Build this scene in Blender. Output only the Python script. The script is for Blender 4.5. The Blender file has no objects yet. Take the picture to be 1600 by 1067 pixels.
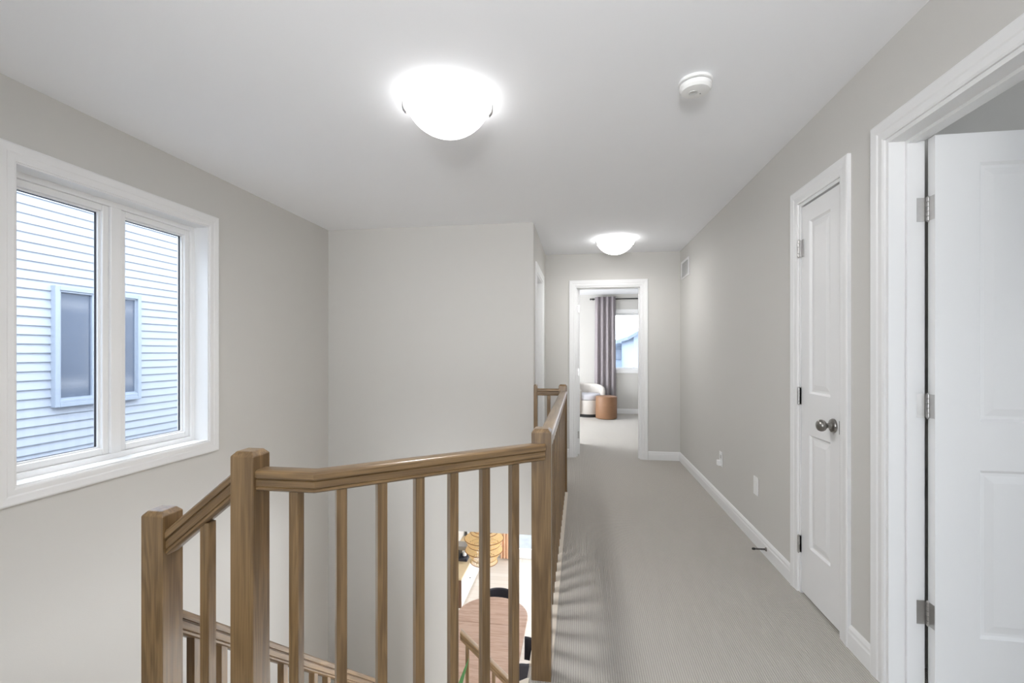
import bpy, bmesh, math, random
from mathutils import Vector, Matrix
random.seed(7)
S = bpy.context.scene
COL = S.collection
R = math.radians

# ------------------------------------------------------------------ camera
cam = bpy.data.cameras.new('camera')
cam.lens = 731 / 1600 * 36
cam.sensor_width = 36
cam.shift_y = 15.5 / 1600
cam.clip_start = 0.02
cam_o = bpy.data.objects.new('camera', cam)
cam_o.location = (0, 0, 1.272)
cam_o.rotation_euler = (R(90), 0, math.atan(107 / 731))
COL.objects.link(cam_o)
S.camera = cam_o

# ------------------------------------------------------------------ sky, exposure
SKY = 5.0
LAMP = 4.0
S.view_settings.view_transform = 'Standard'
S.view_settings.look = 'None'
S.view_settings.gamma = 1
S.view_settings.use_curve_mapping = False
S.view_settings.exposure = 0.0
W = bpy.data.worlds.new('sky')
S.world = W
W.use_nodes = True
nt = W.node_tree
nt.nodes.clear()
wo = nt.nodes.new('ShaderNodeOutputWorld')
bg = nt.nodes.new('ShaderNodeBackground')
tc = nt.nodes.new('ShaderNodeTexCoord')
sp = nt.nodes.new('ShaderNodeSeparateXYZ')
rp = nt.nodes.new('ShaderNodeValToRGB')
rp.color_ramp.elements[0].position = 0.0
rp.color_ramp.elements[0].color = (0.92, 0.96, 1.0, 1)
rp.color_ramp.elements[1].position = 0.7
rp.color_ramp.elements[1].color = (0.74, 0.86, 1.0, 1)
nt.links.new(tc.outputs['Generated'], sp.inputs[0])
nt.links.new(sp.outputs['Z'], rp.inputs[0])
nt.links.new(rp.outputs[0], bg.inputs['Color'])
bg.inputs['Strength'].default_value = SKY
nt.links.new(bg.outputs[0], wo.inputs[0])
try:
    S.cycles.max_bounces = 14
    S.cycles.diffuse_bounces = 8
    S.cycles.glossy_bounces = 4
    S.cycles.transparent_max_bounces = 12
    S.cycles.use_denoising = True
    S.cycles.caustics_reflective = False
    S.cycles.caustics_refractive = False
    S.cycles.sample_clamp_indirect = 6
except Exception:
    pass

def fill_area(loc, rot, sx, sy, watts, col=(0.94, 0.97, 1.0)):
    l = bpy.data.lights.new('fill_light', 'AREA')
    l.shape = 'RECTANGLE'; l.size = sx; l.size_y = sy; l.energy = watts; l.color = col
    o = bpy.data.objects.new('fill_light', l)
    o.location = loc; o.rotation_euler = rot
    COL.objects.link(o)
# added fill lamps just outside unseen windows, to brighten the rooms
fill_area((-0.5, -3.2, 1.40), (R(115), 0, 0), 3.0, 1.7, 16)
fill_area((2.95, -3.2, 1.40), (R(90), 0, 0), 2.4, 1.5, 17)
fill_area((-2.66, 7.9, 1.40), (0, R(-90), 0), 1.5, 2.0, 200)
fill_area((0.0, -3.2, -1.75), (R(100), 0, 0), 2.4, 1.5, 190)
fill_area((4.8, 7.2, -1.9), (0, R(90), 0), 1.6, 3.0, 420)
# added fill lamp aimed at the ceiling behind the camera to even the light
fill_area((0.1, -0.9, 1.75), (R(180 - 12), 0, 0), 0.5, 0.5, 15, (1.0, 0.99, 0.97))
# added fill lamp above the gap between the houses, aimed into the stair window
fill_area((-4.3, 2.21, 4.7), (0, R(-30), 0), 2.0, 3.0, 250)
fl_ = bpy.data.lights.new('fill_spot', 'SPOT')  # added spot behind the camera to brighten the far walls and ceiling
fl_.energy = 290; fl_.spot_size = R(75); fl_.spot_blend = 1.0; fl_.shadow_soft_size = 0.25
fo_ = bpy.data.objects.new('fill_spot', fl_)
fo_.location = (-0.1, -1.2, 1.7); fo_.rotation_euler = (R(90 + 22), 0, R(2))
COL.objects.link(fo_)

def portal(loc, rot, sx, sy):
    l = bpy.data.lights.new('sky_portal', 'AREA')
    l.shape = 'RECTANGLE'; l.size = sx; l.size_y = sy
    l.cycles.is_portal = True
    o = bpy.data.objects.new('sky_portal', l)
    o.location = loc; o.rotation_euler = rot
    COL.objects.link(o)

# ------------------------------------------------------------------ materials
def new_mat(name):
    m = bpy.data.materials.new(name); m.use_nodes = True
    n = m.node_tree; b = n.nodes.get('Principled BSDF')
    return m, n, b

def srgb(r, g, b):
    f = lambda v: ((v / 255 + 0.055) / 1.055) ** 2.4 if v > 10 else v / 255 / 12.92
    return (f(r), f(g), f(b), 1)

def plain(name, col, rough=0.5, metal=0.0, noise=0.0, nscale=8.0, bump=0.0, bscale=200.0, spec=0.5):
    m, n, b = new_mat(name)
    b.inputs['Roughness'].default_value = rough
    b.inputs['Metallic'].default_value = metal
    b.inputs['Specular IOR Level'].default_value = spec
    b.inputs['Base Color'].default_value = col
    t = n.nodes.new('ShaderNodeTexCoord')
    if noise:
        x = n.nodes.new('ShaderNodeTexNoise'); x.inputs['Scale'].default_value = nscale; x.inputs['Detail'].default_value = 4
        mx = n.nodes.new('ShaderNodeMix'); mx.data_type = 'RGBA'
        mx.inputs[6].default_value = tuple(c * (1 - noise) for c in col[:3]) + (1,)
        mx.inputs[7].default_value = tuple(min(1, c * (1 + noise)) for c in col[:3]) + (1,)
        n.links.new(t.outputs['Object'], x.inputs['Vector'])
        n.links.new(x.outputs['Fac'], mx.inputs[0]); n.links.new(mx.outputs[2], b.inputs['Base Color'])
    if bump:
        x = n.nodes.new('ShaderNodeTexNoise'); x.inputs['Scale'].default_value = bscale; x.inputs['Detail'].default_value = 2
        bp = n.nodes.new('ShaderNodeBump'); bp.inputs['Strength'].default_value = bump; bp.inputs['Distance'].default_value = 0.002
        n.links.new(t.outputs['Object'], x.inputs['Vector']); n.links.new(x.outputs['Fac'], bp.inputs['Height'])
        n.links.new(bp.outputs[0], b.inputs['Normal'])
    return m

def emit(name, col, st):
    m, n, b = new_mat(name)
    b.inputs['Base Color'].default_value = (0.9, 0.9, 0.9, 1)
    b.inputs['Emission Color'].default_value = col
    b.inputs['Emission Strength'].default_value = st
    return m

M = {}
M['paint'] = plain('greige_wall_paint', srgb(205, 203, 199), 0.75, noise=0.012, nscale=1.5, bump=0.12, bscale=260, spec=0.25)
M['ceiling'] = plain('white_ceiling_paint', (0.905, 0.915, 0.94, 1), 0.85, noise=0.01, nscale=2, bump=0.15, bscale=300, spec=0.15)
M['trim'] = plain('white_trim_paint', (0.81, 0.81, 0.81, 1), 0.38, noise=0.01, nscale=3, spec=0.4)
M['doorw'] = plain('white_door_paint', (0.81, 0.81, 0.812, 1), 0.42, noise=0.012, nscale=3, bump=0.05, bscale=120, spec=0.4)
M['vinyl'] = plain('white_vinyl', (0.84, 0.84, 0.84, 1), 0.3, noise=0.01, nscale=3)
M['seal'] = plain('dark_window_gasket', (0.03, 0.03, 0.035, 1), 0.6, noise=0.1)
M['nickel'] = plain('brushed_nickel', (0.30, 0.285, 0.27, 1), 0.28, 1.0, noise=0.1, nscale=60)
M['hinge'] = plain('satin_nickel_hinge', (0.55, 0.54, 0.53, 1), 0.32, 1.0, noise=0.08, nscale=60)
M['dark'] = plain('dark_metal', (0.03, 0.03, 0.03, 1), 0.4, 0.6, noise=0.1)
M['plastic'] = plain('white_plastic', (0.86, 0.86, 0.85, 1), 0.35, noise=0.01)
M['plug'] = plain('grey_plug', (0.55, 0.55, 0.54, 1), 0.4, noise=0.05)
M['slot'] = plain('grey_slot', (0.25, 0.25, 0.25, 1), 0.6, noise=0.05)
M['siding'] = plain('pale_blue_white_siding', (0.40, 0.43, 0.49, 1), 0.5, noise=0.02, nscale=4)
M['extrim'] = plain('exterior_trim', (0.34, 0.385, 0.46, 1), 0.45, noise=0.02)
M['roof'] = plain('grey_asphalt_roof', (0.25, 0.29, 0.36, 1), 0.9, noise=0.25, nscale=30)
M['lawn'] = plain('pale_gravel_ground', (0.34, 0.325, 0.31, 1), 0.95, noise=0.2, nscale=6)
M['stucco'] = plain('pale_house_wall', (0.42, 0.49, 0.59, 1), 0.8, noise=0.05, nscale=5)
M['fabric_grey'] = plain('grey_curtain_cloth', srgb(150, 143, 146), 0.85, noise=0.08, nscale=40, bump=0.2, bscale=500)
M['fabric_tan'] = plain('tan_curtain_cloth', srgb(222, 184, 152), 0.85, noise=0.06, nscale=40, bump=0.2, bscale=500)
M['boucle'] = plain('cream_upholstery', srgb(205, 200, 194), 0.95, noise=0.06, nscale=90, bump=0.5, bscale=300)
M['cushion'] = plain('pale_grey_cushion', srgb(200, 200, 206), 0.95, noise=0.05, nscale=90, bump=0.4, bscale=300)
M['leather'] = plain('tan_leather', srgb(136, 100, 72), 0.5, noise=0.12, nscale=14, bump=0.25, bscale=160)
M['black'] = plain('black_plinth', (0.02, 0.02, 0.02, 1), 0.6, noise=0.1)
M['chairblack'] = plain('charcoal_upholstery', (0.03, 0.03, 0.04, 1), 0.7, noise=0.15, nscale=40, bump=0.2, bscale=200)
M['cabinet'] = plain('white_lacquer', (0.82, 0.80, 0.78, 1), 0.4, noise=0.01)
M['stonetop'] = plain('beige_counter_top', srgb(205, 185, 150), 0.4, noise=0.08, nscale=12)
M['pot'] = plain('white_ceramic', (0.8, 0.8, 0.78, 1), 0.3, noise=0.02)
M['soil'] = plain('soil', (0.05, 0.035, 0.025, 1), 0.95, noise=0.3, nscale=40)
M['leaf'] = plain('green_strap_leaf', srgb(88, 140, 84), 0.45, noise=0.25, nscale=14)
M['leafd'] = plain('dark_green_leaf', srgb(44, 78, 48), 0.5, noise=0.25, nscale=20)
M['rattan'] = plain('honey_rattan', srgb(224, 194, 138), 0.6, noise=0.2, nscale=50)
M['rattand'] = plain('brown_rattan_hoop', srgb(140, 92, 50), 0.6, noise=0.2, nscale=50)
M['nosing'] = plain('cream_nosing', srgb(222, 212, 198), 0.45, noise=0.03, nscale=10)
M['lampglass'] = emit('lit_frosted_glass', (1.0, 0.995, 0.99, 1), LAMP)
M['bulb'] = emit('warm_bulb', (1.0, 0.8, 0.5, 1), 6.0)

def wood(name, c0, c1, c2, rough=0.34):
    m, n, b = new_mat(name)
    at = n.nodes.new('ShaderNodeAttribute'); at.attribute_name = 'grain'
    oi = n.nodes.new('ShaderNodeObjectInfo')
    mul = n.nodes.new('ShaderNodeVectorMath'); mul.operation = 'SCALE'
    cx = n.nodes.new('ShaderNodeCombineXYZ')
    for k in range(3): n.links.new(oi.outputs['Random'], cx.inputs[k])
    n.links.new(cx.outputs[0], mul.inputs[0]); mul.inputs['Scale'].default_value = 37.0
    add = n.nodes.new('ShaderNodeVectorMath'); add.operation = 'ADD'
    n.links.new(at.outputs['Vector'], add.inputs[0]); n.links.new(mul.outputs[0], add.inputs[1])
    mp = n.nodes.new('ShaderNodeMapping'); mp.inputs['Scale'].default_value = (14, 14, 1.1)
    n.links.new(add.outputs[0], mp.inputs[0])
    w = n.nodes.new('ShaderNodeTexNoise'); w.inputs['Scale'].default_value = 1.0; w.inputs['Detail'].default_value = 3; w.inputs['Distortion'].default_value = 1.2
    n.links.new(mp.outputs[0], w.inputs['Vector'])
    sn = n.nodes.new('ShaderNodeMath'); sn.operation = 'MULTIPLY'; sn.inputs[1].default_value = 26.0
    n.links.new(w.outputs['Fac'], sn.inputs[0])
    s2 = n.nodes.new('ShaderNodeMath'); s2.operation = 'SINE'; n.links.new(sn.outputs[0], s2.inputs[0])
    mp2 = n.nodes.new('ShaderNodeMapping'); mp2.inputs['Scale'].default_value = (220, 220, 6)
    n.links.new(add.outputs[0], mp2.inputs[0])
    f = n.nodes.new('ShaderNodeTexNoise'); f.inputs['Scale'].default_value = 1.0; f.inputs['Detail'].default_value = 4
    n.links.new(mp2.outputs[0], f.inputs['Vector'])
    a = n.nodes.new('ShaderNodeMath'); a.operation = 'MULTIPLY_ADD'; a.inputs[1].default_value = 0.20
    n.links.new(s2.outputs[0], a.inputs[0]); n.links.new(f.outputs['Fac'], a.inputs[2])
    r = n.nodes.new('ShaderNodeValToRGB')
    r.color_ramp.elements[0].position = 0.2; r.color_ramp.elements[0].color = c0
    r.color_ramp.elements[1].position = 0.8; r.color_ramp.elements[1].color = c2
    e = r.color_ramp.elements.new(0.5); e.color = c1
    n.links.new(a.outputs[0], r.inputs[0]); n.links.new(r.outputs[0], b.inputs['Base Color'])
    b.inputs['Roughness'].default_value = rough
    b.inputs['Coat Weight'].default_value = 0.5; b.inputs['Coat Roughness'].default_value = 0.2
    bp = n.nodes.new('ShaderNodeBump'); bp.inputs['Strength'].default_value = 0.15; bp.inputs['Distance'].default_value = 0.001
    n.links.new(f.outputs['Fac'], bp.inputs['Height']); n.links.new(bp.outputs[0], b.inputs['Normal'])
    return m
M['oak'] = wood('oak', srgb(104, 80, 51), srgb(122, 96, 63), srgb(140, 112, 76))
M['tabletop'] = wood('pinkish_oak_table', srgb(160, 128, 110), srgb(174, 144, 126), srgb(184, 156, 138), 0.4)
M['sidewood'] = wood('walnut_side', srgb(90, 62, 42), srgb(110, 78, 54), srgb(124, 90, 64), 0.5)

def glass_mat(name, tint=(1, 1, 1, 1), refl=0.05):
    m, n, b = new_mat(name)
    n.nodes.remove(b)
    out = n.nodes.get('Material Output')
    t = n.nodes.new('ShaderNodeBsdfTransparent'); t.inputs[0].default_value = tint
    g = n.nodes.new('ShaderNodeBsdfGlossy'); g.inputs['Roughness'].default_value = 0.02
    lw = n.nodes.new('ShaderNodeLayerWeight'); lw.inputs['Blend'].default_value = 0.5
    pw = n.nodes.new('ShaderNodeMath'); pw.operation = 'POWER'; pw.inputs[1].default_value = 5.0
    fr = n.nodes.new('ShaderNodeMath'); fr.operation = 'MULTIPLY_ADD'; fr.inputs[1].default_value = 0.6; fr.inputs[2].default_value = 0.025
    n.links.new(lw.outputs['Facing'], pw.inputs[0]); n.links.new(pw.outputs[0], fr.inputs[0])
    mx = n.nodes.new('ShaderNodeMixShader')
    n.links.new(fr.outputs[0], mx.inputs[0]); n.links.new(t.outputs[0], mx.inputs[1]); n.links.new(g.outputs[0], mx.inputs[2])
    n.links.new(mx.outputs[0], out.inputs['Surface'])
    return m
M['glass'] = glass_mat('clear_window_glass', (0.97, 0.98, 0.99, 1))
M['darkglass'] = plain('dark_blue_glass', (0.115, 0.14, 0.19, 1), 0.12, noise=0.1, nscale=2)

def carpet_mat():
    m, n, b = new_mat('ribbed_loop_carpet')
    t = n.nodes.new('ShaderNodeTexCoord')
    def wave(axis, scale, dist):
        w = n.nodes.new('ShaderNodeTexWave'); w.wave_type = 'BANDS'; w.bands_direction = axis
        w.inputs['Scale'].default_value = scale; w.inputs['Distortion'].default_value = dist
        w.inputs['Detail'].default_value = 1.0; w.inputs['Detail Scale'].default_value = 2.0
        n.links.new(t.outputs['Object'], w.inputs['Vector']); return w
    wx = wave('X', 33, 0.5); wy = wave('Y', 40, 0.9)
    mu = n.nodes.new('ShaderNodeMath'); mu.operation = 'MULTIPLY_ADD'; mu.inputs[1].default_value = 0.45
    n.links.new(wy.outputs['Fac'], mu.inputs[0]); n.links.new(wx.outputs['Fac'], mu.inputs[2])
    nz = n.nodes.new('ShaderNodeTexNoise'); nz.inputs['Scale'].default_value = 420; nz.inputs['Detail'].default_value = 2
    n.links.new(t.outputs['Object'], nz.inputs['Vector'])
    h = n.nodes.new('ShaderNodeMath'); h.operation = 'MULTIPLY_ADD'; h.inputs[1].default_value = 0.6
    n.links.new(nz.outputs['Fac'], h.inputs[0]); n.links.new(mu.outputs[0], h.inputs[2])
    r = n.nodes.new('ShaderNodeValToRGB')
    r.color_ramp.elements[0].position = 0.15; r.color_ramp.elements[0].color = srgb(150, 146, 141)
    r.color_ramp.elements[1].position = 1.0; r.color_ramp.elements[1].color = srgb(190, 185, 178)
    n.links.new(h.outputs[0], r.inputs[0]); n.links.new(r.outputs[0], b.inputs['Base Color'])
    b.inputs['Roughness'].default_value = 1.0; b.inputs['Specular IOR Level'].default_value = 0.05
    bp = n.nodes.new('ShaderNodeBump'); bp.inputs['Strength'].default_value = 0.5; bp.inputs['Distance'].default_value = 0.004
    n.links.new(h.outputs[0], bp.inputs['Height']); n.links.new(bp.outputs[0], b.inputs['Normal'])
    return m
M['carpet'] = carpet_mat()

def plankfloor():
    m, n, b = new_mat('pale_plank_floor')
    t = n.nodes.new('ShaderNodeTexCoord')
    br = n.nodes.new('ShaderNodeTexBrick'); br.inputs['Scale'].default_value = 1.0
    br.inputs['Brick Width'].default_value = 1.2; br.inputs['Row Height'].default_value = 0.14; br.inputs['Mortar Size'].default_value = 0.002
    br.inputs['Color1'].default_value = srgb(206, 196, 184); br.inputs['Color2'].default_value = srgb(214, 206, 196); br.inputs['Mortar'].default_value = srgb(170, 160, 148)
    n.links.new(t.outputs['Object'], br.inputs['Vector']); n.links.new(br.outputs['Color'], b.inputs['Base Color'])
    b.inputs['Roughness'].default_value = 0.35
    return m
M['plank'] = plankfloor()

# ------------------------------------------------------------------ mesh helpers
class MB:
    def __init__(s): s.v = []; s.f = []; s.g = []
    def add(s, vs, fs, gs=None):
        o = len(s.v)
        s.v += [tuple(v) for v in vs]; s.f += [tuple(i + o for i in f) for f in fs]
        s.g += [tuple(g) for g in (gs or vs)]
        return s
    def box(s, x0, y0, z0, x1, y1, z1):
        vs = [(x0, y0, z0), (x1, y0, z0), (x1, y1, z0), (x0, y1, z0), (x0, y0, z1), (x1, y0, z1), (x1, y1, z1), (x0, y1, z1)]
        return s.add(vs, [(0, 3, 2, 1), (4, 5, 6, 7), (0, 1, 5, 4), (1, 2, 6, 5), (2, 3, 7, 6), (3, 0, 4, 7)])
    def prism(s, pts, z0, z1):            # pts counter-clockwise in plan
        k = len(pts)
        vs = [(x, y, z0) for x, y in pts] + [(x, y, z1) for x, y in pts]
        fs = [tuple(range(k))[::-1], tuple(range(k, 2 * k))] + [(i, (i + 1) % k, (i + 1) % k + k, i + k) for i in range(k)]
        return s.add(vs, fs)
    def loops(s, rings, cap0=True, cap1=True, gs=None):
        k = len(rings[0]); vs = [p for r in rings for p in r]; fs = []
        for a in range(len(rings) - 1):
            for i in range(k):
                j = (i + 1) % k
                fs.append((a * k + i, a * k + j, (a + 1) * k + j, (a + 1) * k + i))
        if cap0: fs.append(tuple(range(k))[::-1])
        if cap1: fs.append(tuple(range((len(rings) - 1) * k, len(rings) * k)))
        return s.add(vs, fs, gs)
    def lathe(s, prof, c=(0, 0, 0), n=40, cap0=True, cap1=True, axis='Z'):
        rings = []
        for r, z in prof:
            ring = []
            for i in range(n):
                a = 2 * math.pi * i / n
                p = (r * math.cos(a), r * math.sin(a), z)
                if axis == 'X': p = (p[2], p[0], p[1])
                if axis == 'Y': p = (p[1], p[2], p[0])
                ring.append((p[0] + c[0], p[1] + c[1], p[2] + c[2]))
            rings.append(ring)
        return s.loops(rings, cap0, cap1)
    def tube(s, pts, r, n=8, closed=False):
        P = [Vector(p) for p in pts]; rings = []
        m = len(P)
        for i in range(m):
            if closed: t = P[(i + 1) % m] - P[i - 1]
            else: t = P[min(i + 1, m - 1)] - P[max(i - 1, 0)]
            t.normalize()
            u = t.cross(Vector((0, 0, 1)))
            if u.length < 1e-3: u = t.cross(Vector((1, 0, 0)))
            u.normalize(); w = u.cross(t)
            rr = r[i] if isinstance(r, (list, tuple)) else r
            rings.append([tuple(P[i] + (u * math.cos(2 * math.pi * k / n) + w * math.sin(2 * math.pi * k / n)) * rr) for k in range(n)])
        if closed: rings.append(rings[0])
        return s.loops(rings, not closed, not closed)
    def build(s, name, mat, parent=None, smooth=False, bevel=0, seg=2, **kw):
        me = bpy.data.meshes.new(name)
        me.from_pydata(s.v, [], s.f)
        at = me.attributes.new('grain', 'FLOAT_VECTOR', 'POINT')
        for i, g in enumerate(s.g): at.data[i].vector = g
        bm = bmesh.new(); bm.from_mesh(me)
        bmesh.ops.recalc_face_normals(bm, faces=bm.faces)
        if bevel:
            es = [e for e in bm.edges if len(e.link_faces) == 2 and e.calc_face_angle(0) > 0.6]
            bmesh.ops.bevel(bm, geom=es, offset=bevel, segments=seg, affect='EDGES', profile=0.5, clamp_overlap=True)
        bm.to_mesh(me); bm.free()
        if smooth:
            for p in me.polygons: p.use_smooth = True
            if smooth != 'all':
                try: me.set_sharp_from_angle(angle=R(38))
                except Exception: pass
        me.materials.append(mat)
        o = bpy.data.objects.new(name, me); COL.objects.link(o)
        if parent: o.parent = parent
        for k, v in kw.items(): o[k] = v
        return o

def thing(name, label, cat, loc=(0, 0, 0), rz=0, group=None):
    o = bpy.data.objects.new(name, None); COL.objects.link(o)
    o.location = loc; o.rotation_euler = (0, 0, rz); o.empty_display_size = 0.1
    o['label'] = label; o['category'] = cat
    if group: o['group'] = group
    return o

def struct(name, mb, mat, **k): return mb.build(name, mat, kind='structure', **k)
def struct_empty(name, label=None):
    o = bpy.data.objects.new(name, None); COL.objects.link(o); o['kind'] = 'structure'
    if label: o['label'] = label
    return o
def copy_obj(o, parent, loc=None):
    c = o.copy(); COL.objects.link(c); c.parent = parent
    if loc is not None: c.location = loc
    return c

def wall_boxes(axis, a0, a1, u0, u1, z0, z1, holes):
    """wall normal to axis, a0..a1 thick, u0..u1 long; holes = (ua, ub, za, zb)"""
    us = sorted({u0, u1, *[h[0] for h in holes], *[h[1] for h in holes]})
    zs = sorted({z0, z1, *[h[2] for h in holes], *[h[3] for h in holes]})
    mb = MB()
    for i in range(len(us) - 1):
        cells = []
        for j in range(len(zs) - 1):
            uc = (us[i] + us[i + 1]) / 2; zc = (zs[j] + zs[j + 1]) / 2
            if any(h[0] < uc < h[1] and h[2] < zc < h[3] for h in holes): continue
            if cells and cells[-1][1] == zs[j]: cells[-1][1] = zs[j + 1]
            else: cells.append([zs[j], zs[j + 1]])
        for c in cells:
            if axis == 'X': mb.box(a0, us[i], c[0], a1, us[i + 1], c[1])
            else: mb.box(us[i], a0, c[0], us[i + 1], a1, c[1])
    return mb

# ------------------------------------------------------------------ shell
LX, RX, YS, YE, YF = -2.41, 1.149, 4.213, 5.67, 9.8
HX = -0.42
ZC, ZL, ZD = 2.44, -3.104, -0.39
XE, YB = 4.6, -3.0
WIN1 = (1.681, 2.744, 0.686, 2.09)
D_CL = (2.27, 2.68, 0, 2.05)
D_RM = (1.16, 1.965, 0, 2.075)
D_END = (-0.062, 0.71, 0, 2.05)
D_SIDE = (4.45, 5.20, 0, 2.045)
WBED = (0.62, 2.10, 0.90, 2.06)
PATIO = (-1.38, 1.10, ZL, ZL + 2.1)
WROOM = (-0.6, 1.2, 0.7, 2.1)
WFRONT = (-2.0, 1.0, 0.55, 2.25)
WSIDE = (1.75, 4.15, 0.65, 2.15)
WWEST = (6.9, 8.9, 0.65, 2.15)
WEAST = (5.7, 8.7, ZL + 0.4, ZL + 2.0)
WLOW = (-1.2, 1.2, ZL + 0.6, ZL + 2.1)
p = M['paint']
struct('wall_left', wall_boxes('X', LX - 0.2, LX, YB - 0.15, YF + 0.15, ZL - 0.1, ZC + 0.12, [WIN1, WWEST]), p)
mb = MB().box(LX, YS, ZD, HX, YS + 0.12, ZC); mb.box(LX, YS, ZL, -1.155, YS + 0.12, ZD)
struct('wall_stairwell', mb, p)
struct('wall_hall', wall_boxes('X', HX - 0.12, HX, YS + 0.12, YE, 0, ZC, [D_SIDE]), p)
struct('wall_end', wall_boxes('Y', YE, YE + 0.12, LX, XE, 0, ZC, [D_END]), p)
struct('wall_right', wall_boxes('X', RX, RX + 0.12, YB, YE, 0, ZC, [D_CL, D_RM]), p)
struct('wall_back', wall_boxes('Y', YF, YF + 0.15, LX, XE + 0.15, ZL - 0.1, ZC + 0.12, [WBED, PATIO]), p)
struct('wall_room', MB().box(RX + 0.12, 2.10, 0, XE, 2.20, ZC), p)
struct('wall_closet', MB().box(RX + 0.12, 2.75, 0, XE, 2.85, ZC).box(1.9, 2.2, 0, 2.0, 2.75, ZC), p)
struct('wall_east', wall_boxes('X', XE, XE + 0.15, YB - 0.15, YF, ZL - 0.1, ZC + 0.12, [WROOM, WEAST]), p)
struct('wall_front', wall_boxes('Y', YB - 0.15, YB, LX, XE, ZL - 0.1, ZC + 0.12, [WFRONT, WLOW, WSIDE]), p)
struct('ceiling', MB().box(LX - 0.2, YB - 0.15, ZC, XE + 0.15, YF + 0.15, ZC + 0.12), M['ceiling'])
NX = -0.205                                     # open edge of the hall floor
slabs = [[(LX, YB), (XE, YB), (XE, 0.25), (LX, 0.25)],
         [(-1.0, 0.25), (XE, 0.25), (XE, 1.328), (-1.0, 1.328)],
         [(-0.785, 1.328), (XE, 1.328), (XE, 1.80), (NX, 1.80)],
         [(NX, 1.80), (XE, 1.80), (XE, YS), (NX, YS)],
         [(LX, YS + 0.12), (HX, YS + 0.12), (HX, YS), (XE, YS), (XE, YF), (LX, YF)]]
fl = MB(); cl = MB()
for q in slabs:
    fl.prism(q, -0.06, 0); cl.prism(q, ZD, -0.06)
struct('floor', fl, M['carpet'])
struct('ceiling_downstairs', cl, M['ceiling'])
struct('floor_downstairs', MB().box(LX, YB, ZL - 0.1, XE, YF, ZL), M['plank'])
struct('ground', MB().box(-60, -40, -3.75, 60, 90, -3.6), M['lawn'])

# stairs: two risers down to a landing under the window, nine along the wall, five along the back
st = struct_empty('floor_stairs')
RI = 0.194
L1, L2 = -2 * RI, -2 * RI - 9 * RI
def step(x0, y0, x1, y1, z, th=0.22):
    MB().box(x0, y0, z - th, x1, y1, z).build('step', M['carpet'], st)
step(-1.24, 0.25, -1.0, 1.30, -RI)
step(LX, 0.25, -1.24, 1.30, L1)
for k in range(8):
    step(LX, 1.30 + k * 0.2325, -1.26, 1.30 + (k + 1) * 0.2325, L1 - RI * (k + 1))
step(LX, 3.16, -1.30, YS, L2)
for k in range(4):
    step(-1.30 + k * 0.23, 3.16, -1.30 + (k + 1) * 0.23, YS, L2 - RI * (k + 1))
struct('wall_landing', MB().box(LX, 0.13, ZD, -1.0, 0.25, -0.06), p)

# ------------------------------------------------------------------ trim
BASE = [(0, 0), (0.014, 0), (0.014, 0.066), (0.011, 0.074), (0.011, 0.086), (0.005, 0.098), (0, 0.1)]
def base_run(name, a, b, nrm, ma=0.0, mb_=0.0):
    """a..b along the wall foot; nrm points into the room; ma/mb_: mitre at each end (+1 inside corner)"""
    a, b, nrm = Vector((*a, 0)), Vector((*b, 0)), Vector((*nrm, 0))
    d = (b - a).normalized()
    mb = MB()
    r0 = [tuple(a + nrm * u + d * u * ma + Vector((0, 0, z))) for u, z in BASE]
    r1 = [tuple(b + nrm * u - d * u * mb_ + Vector((0, 0, z))) for u, z in BASE]
    mb.loops([r0, r1])
    return mb.build(name, M['trim'], kind='structure')
CW = 0.073
base_run('baseboard_right', (RX, YE), (RX, D_CL[1] + CW), (-1, 0), 1, 0)
base_run('baseboard_right', (RX, D_CL[0] - CW), (RX, D_RM[1] + CW), (-1, 0))
base_run('baseboard_right', (RX, D_RM[0] - CW), (RX, YB), (-1, 0))
base_run('baseboard_end', (D_END[1] + CW + 0.004, YE), (RX, YE), (0, -1), 0, 1)
base_run('baseboard_end', (HX, YE), (D_END[0] - CW, YE), (0, -1), 1, 0)
base_run('baseboard_hall', (HX, YS + 0.09), (HX, D_SIDE[0] - CW), (1, 0))
base_run('baseboard_hall', (HX, D_SIDE[1] + CW), (HX, YE), (1, 0), 0, 1)
base_run('baseboard_bedroom', (LX, YF), (XE, YF), (0, -1))

CAS = [(0, 0), (0, 0.008), (0.008, 0.011), (0.030, 0.011), (0.036, 0.014), (0.066, 0.017), (0.073, 0.014), (0.073, 0)]
def casing(axis, a, sgn, hole, closed, name, parent):
    """moulded casing round a hole on the wall face at 'a', standing out by sgn"""
    u0, u1, z0, z1 = hole
    rings = []
    for cu, cz in ([(0, 0), (0, 1), (1, 1), (1, 0)]):
        ring = []
        for w, h in CAS:
            u = (u0 - w) if cu == 0 else (u1 + w)
            z = (z1 + w) if cz else ((z0 - w) if closed else 0.0)
            ring.append((a + sgn * h, u, z) if axis == 'X' else (u, a + sgn * h, z))
        rings.append(ring)
    mb = MB()
    if closed: mb.loops(rings + [rings[0]], False, False)
    else: mb.loops(rings)
    return mb.build(name, M['trim'], parent, smooth=False)

def jamb(axis, a0, a1, hole, parent, th=0.016):
    u0, u1, z0, z1 = hole
    mb = MB()
    def b(ua, ub, za, zb):
        if axis == 'X': mb.box(a0, ua, za, a1, ub, zb)
        else: mb.box(ua, a0, za, ub, a1, zb)
    b(u0 - 0.001, u0 + th, 0, z1); b(u1 - th, u1 + 0.001, 0, z1); b(u0 + th, u1 - th, z1 - th, z1 + 0.001)
    return mb.build('jamb', M['trim'], parent)

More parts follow.
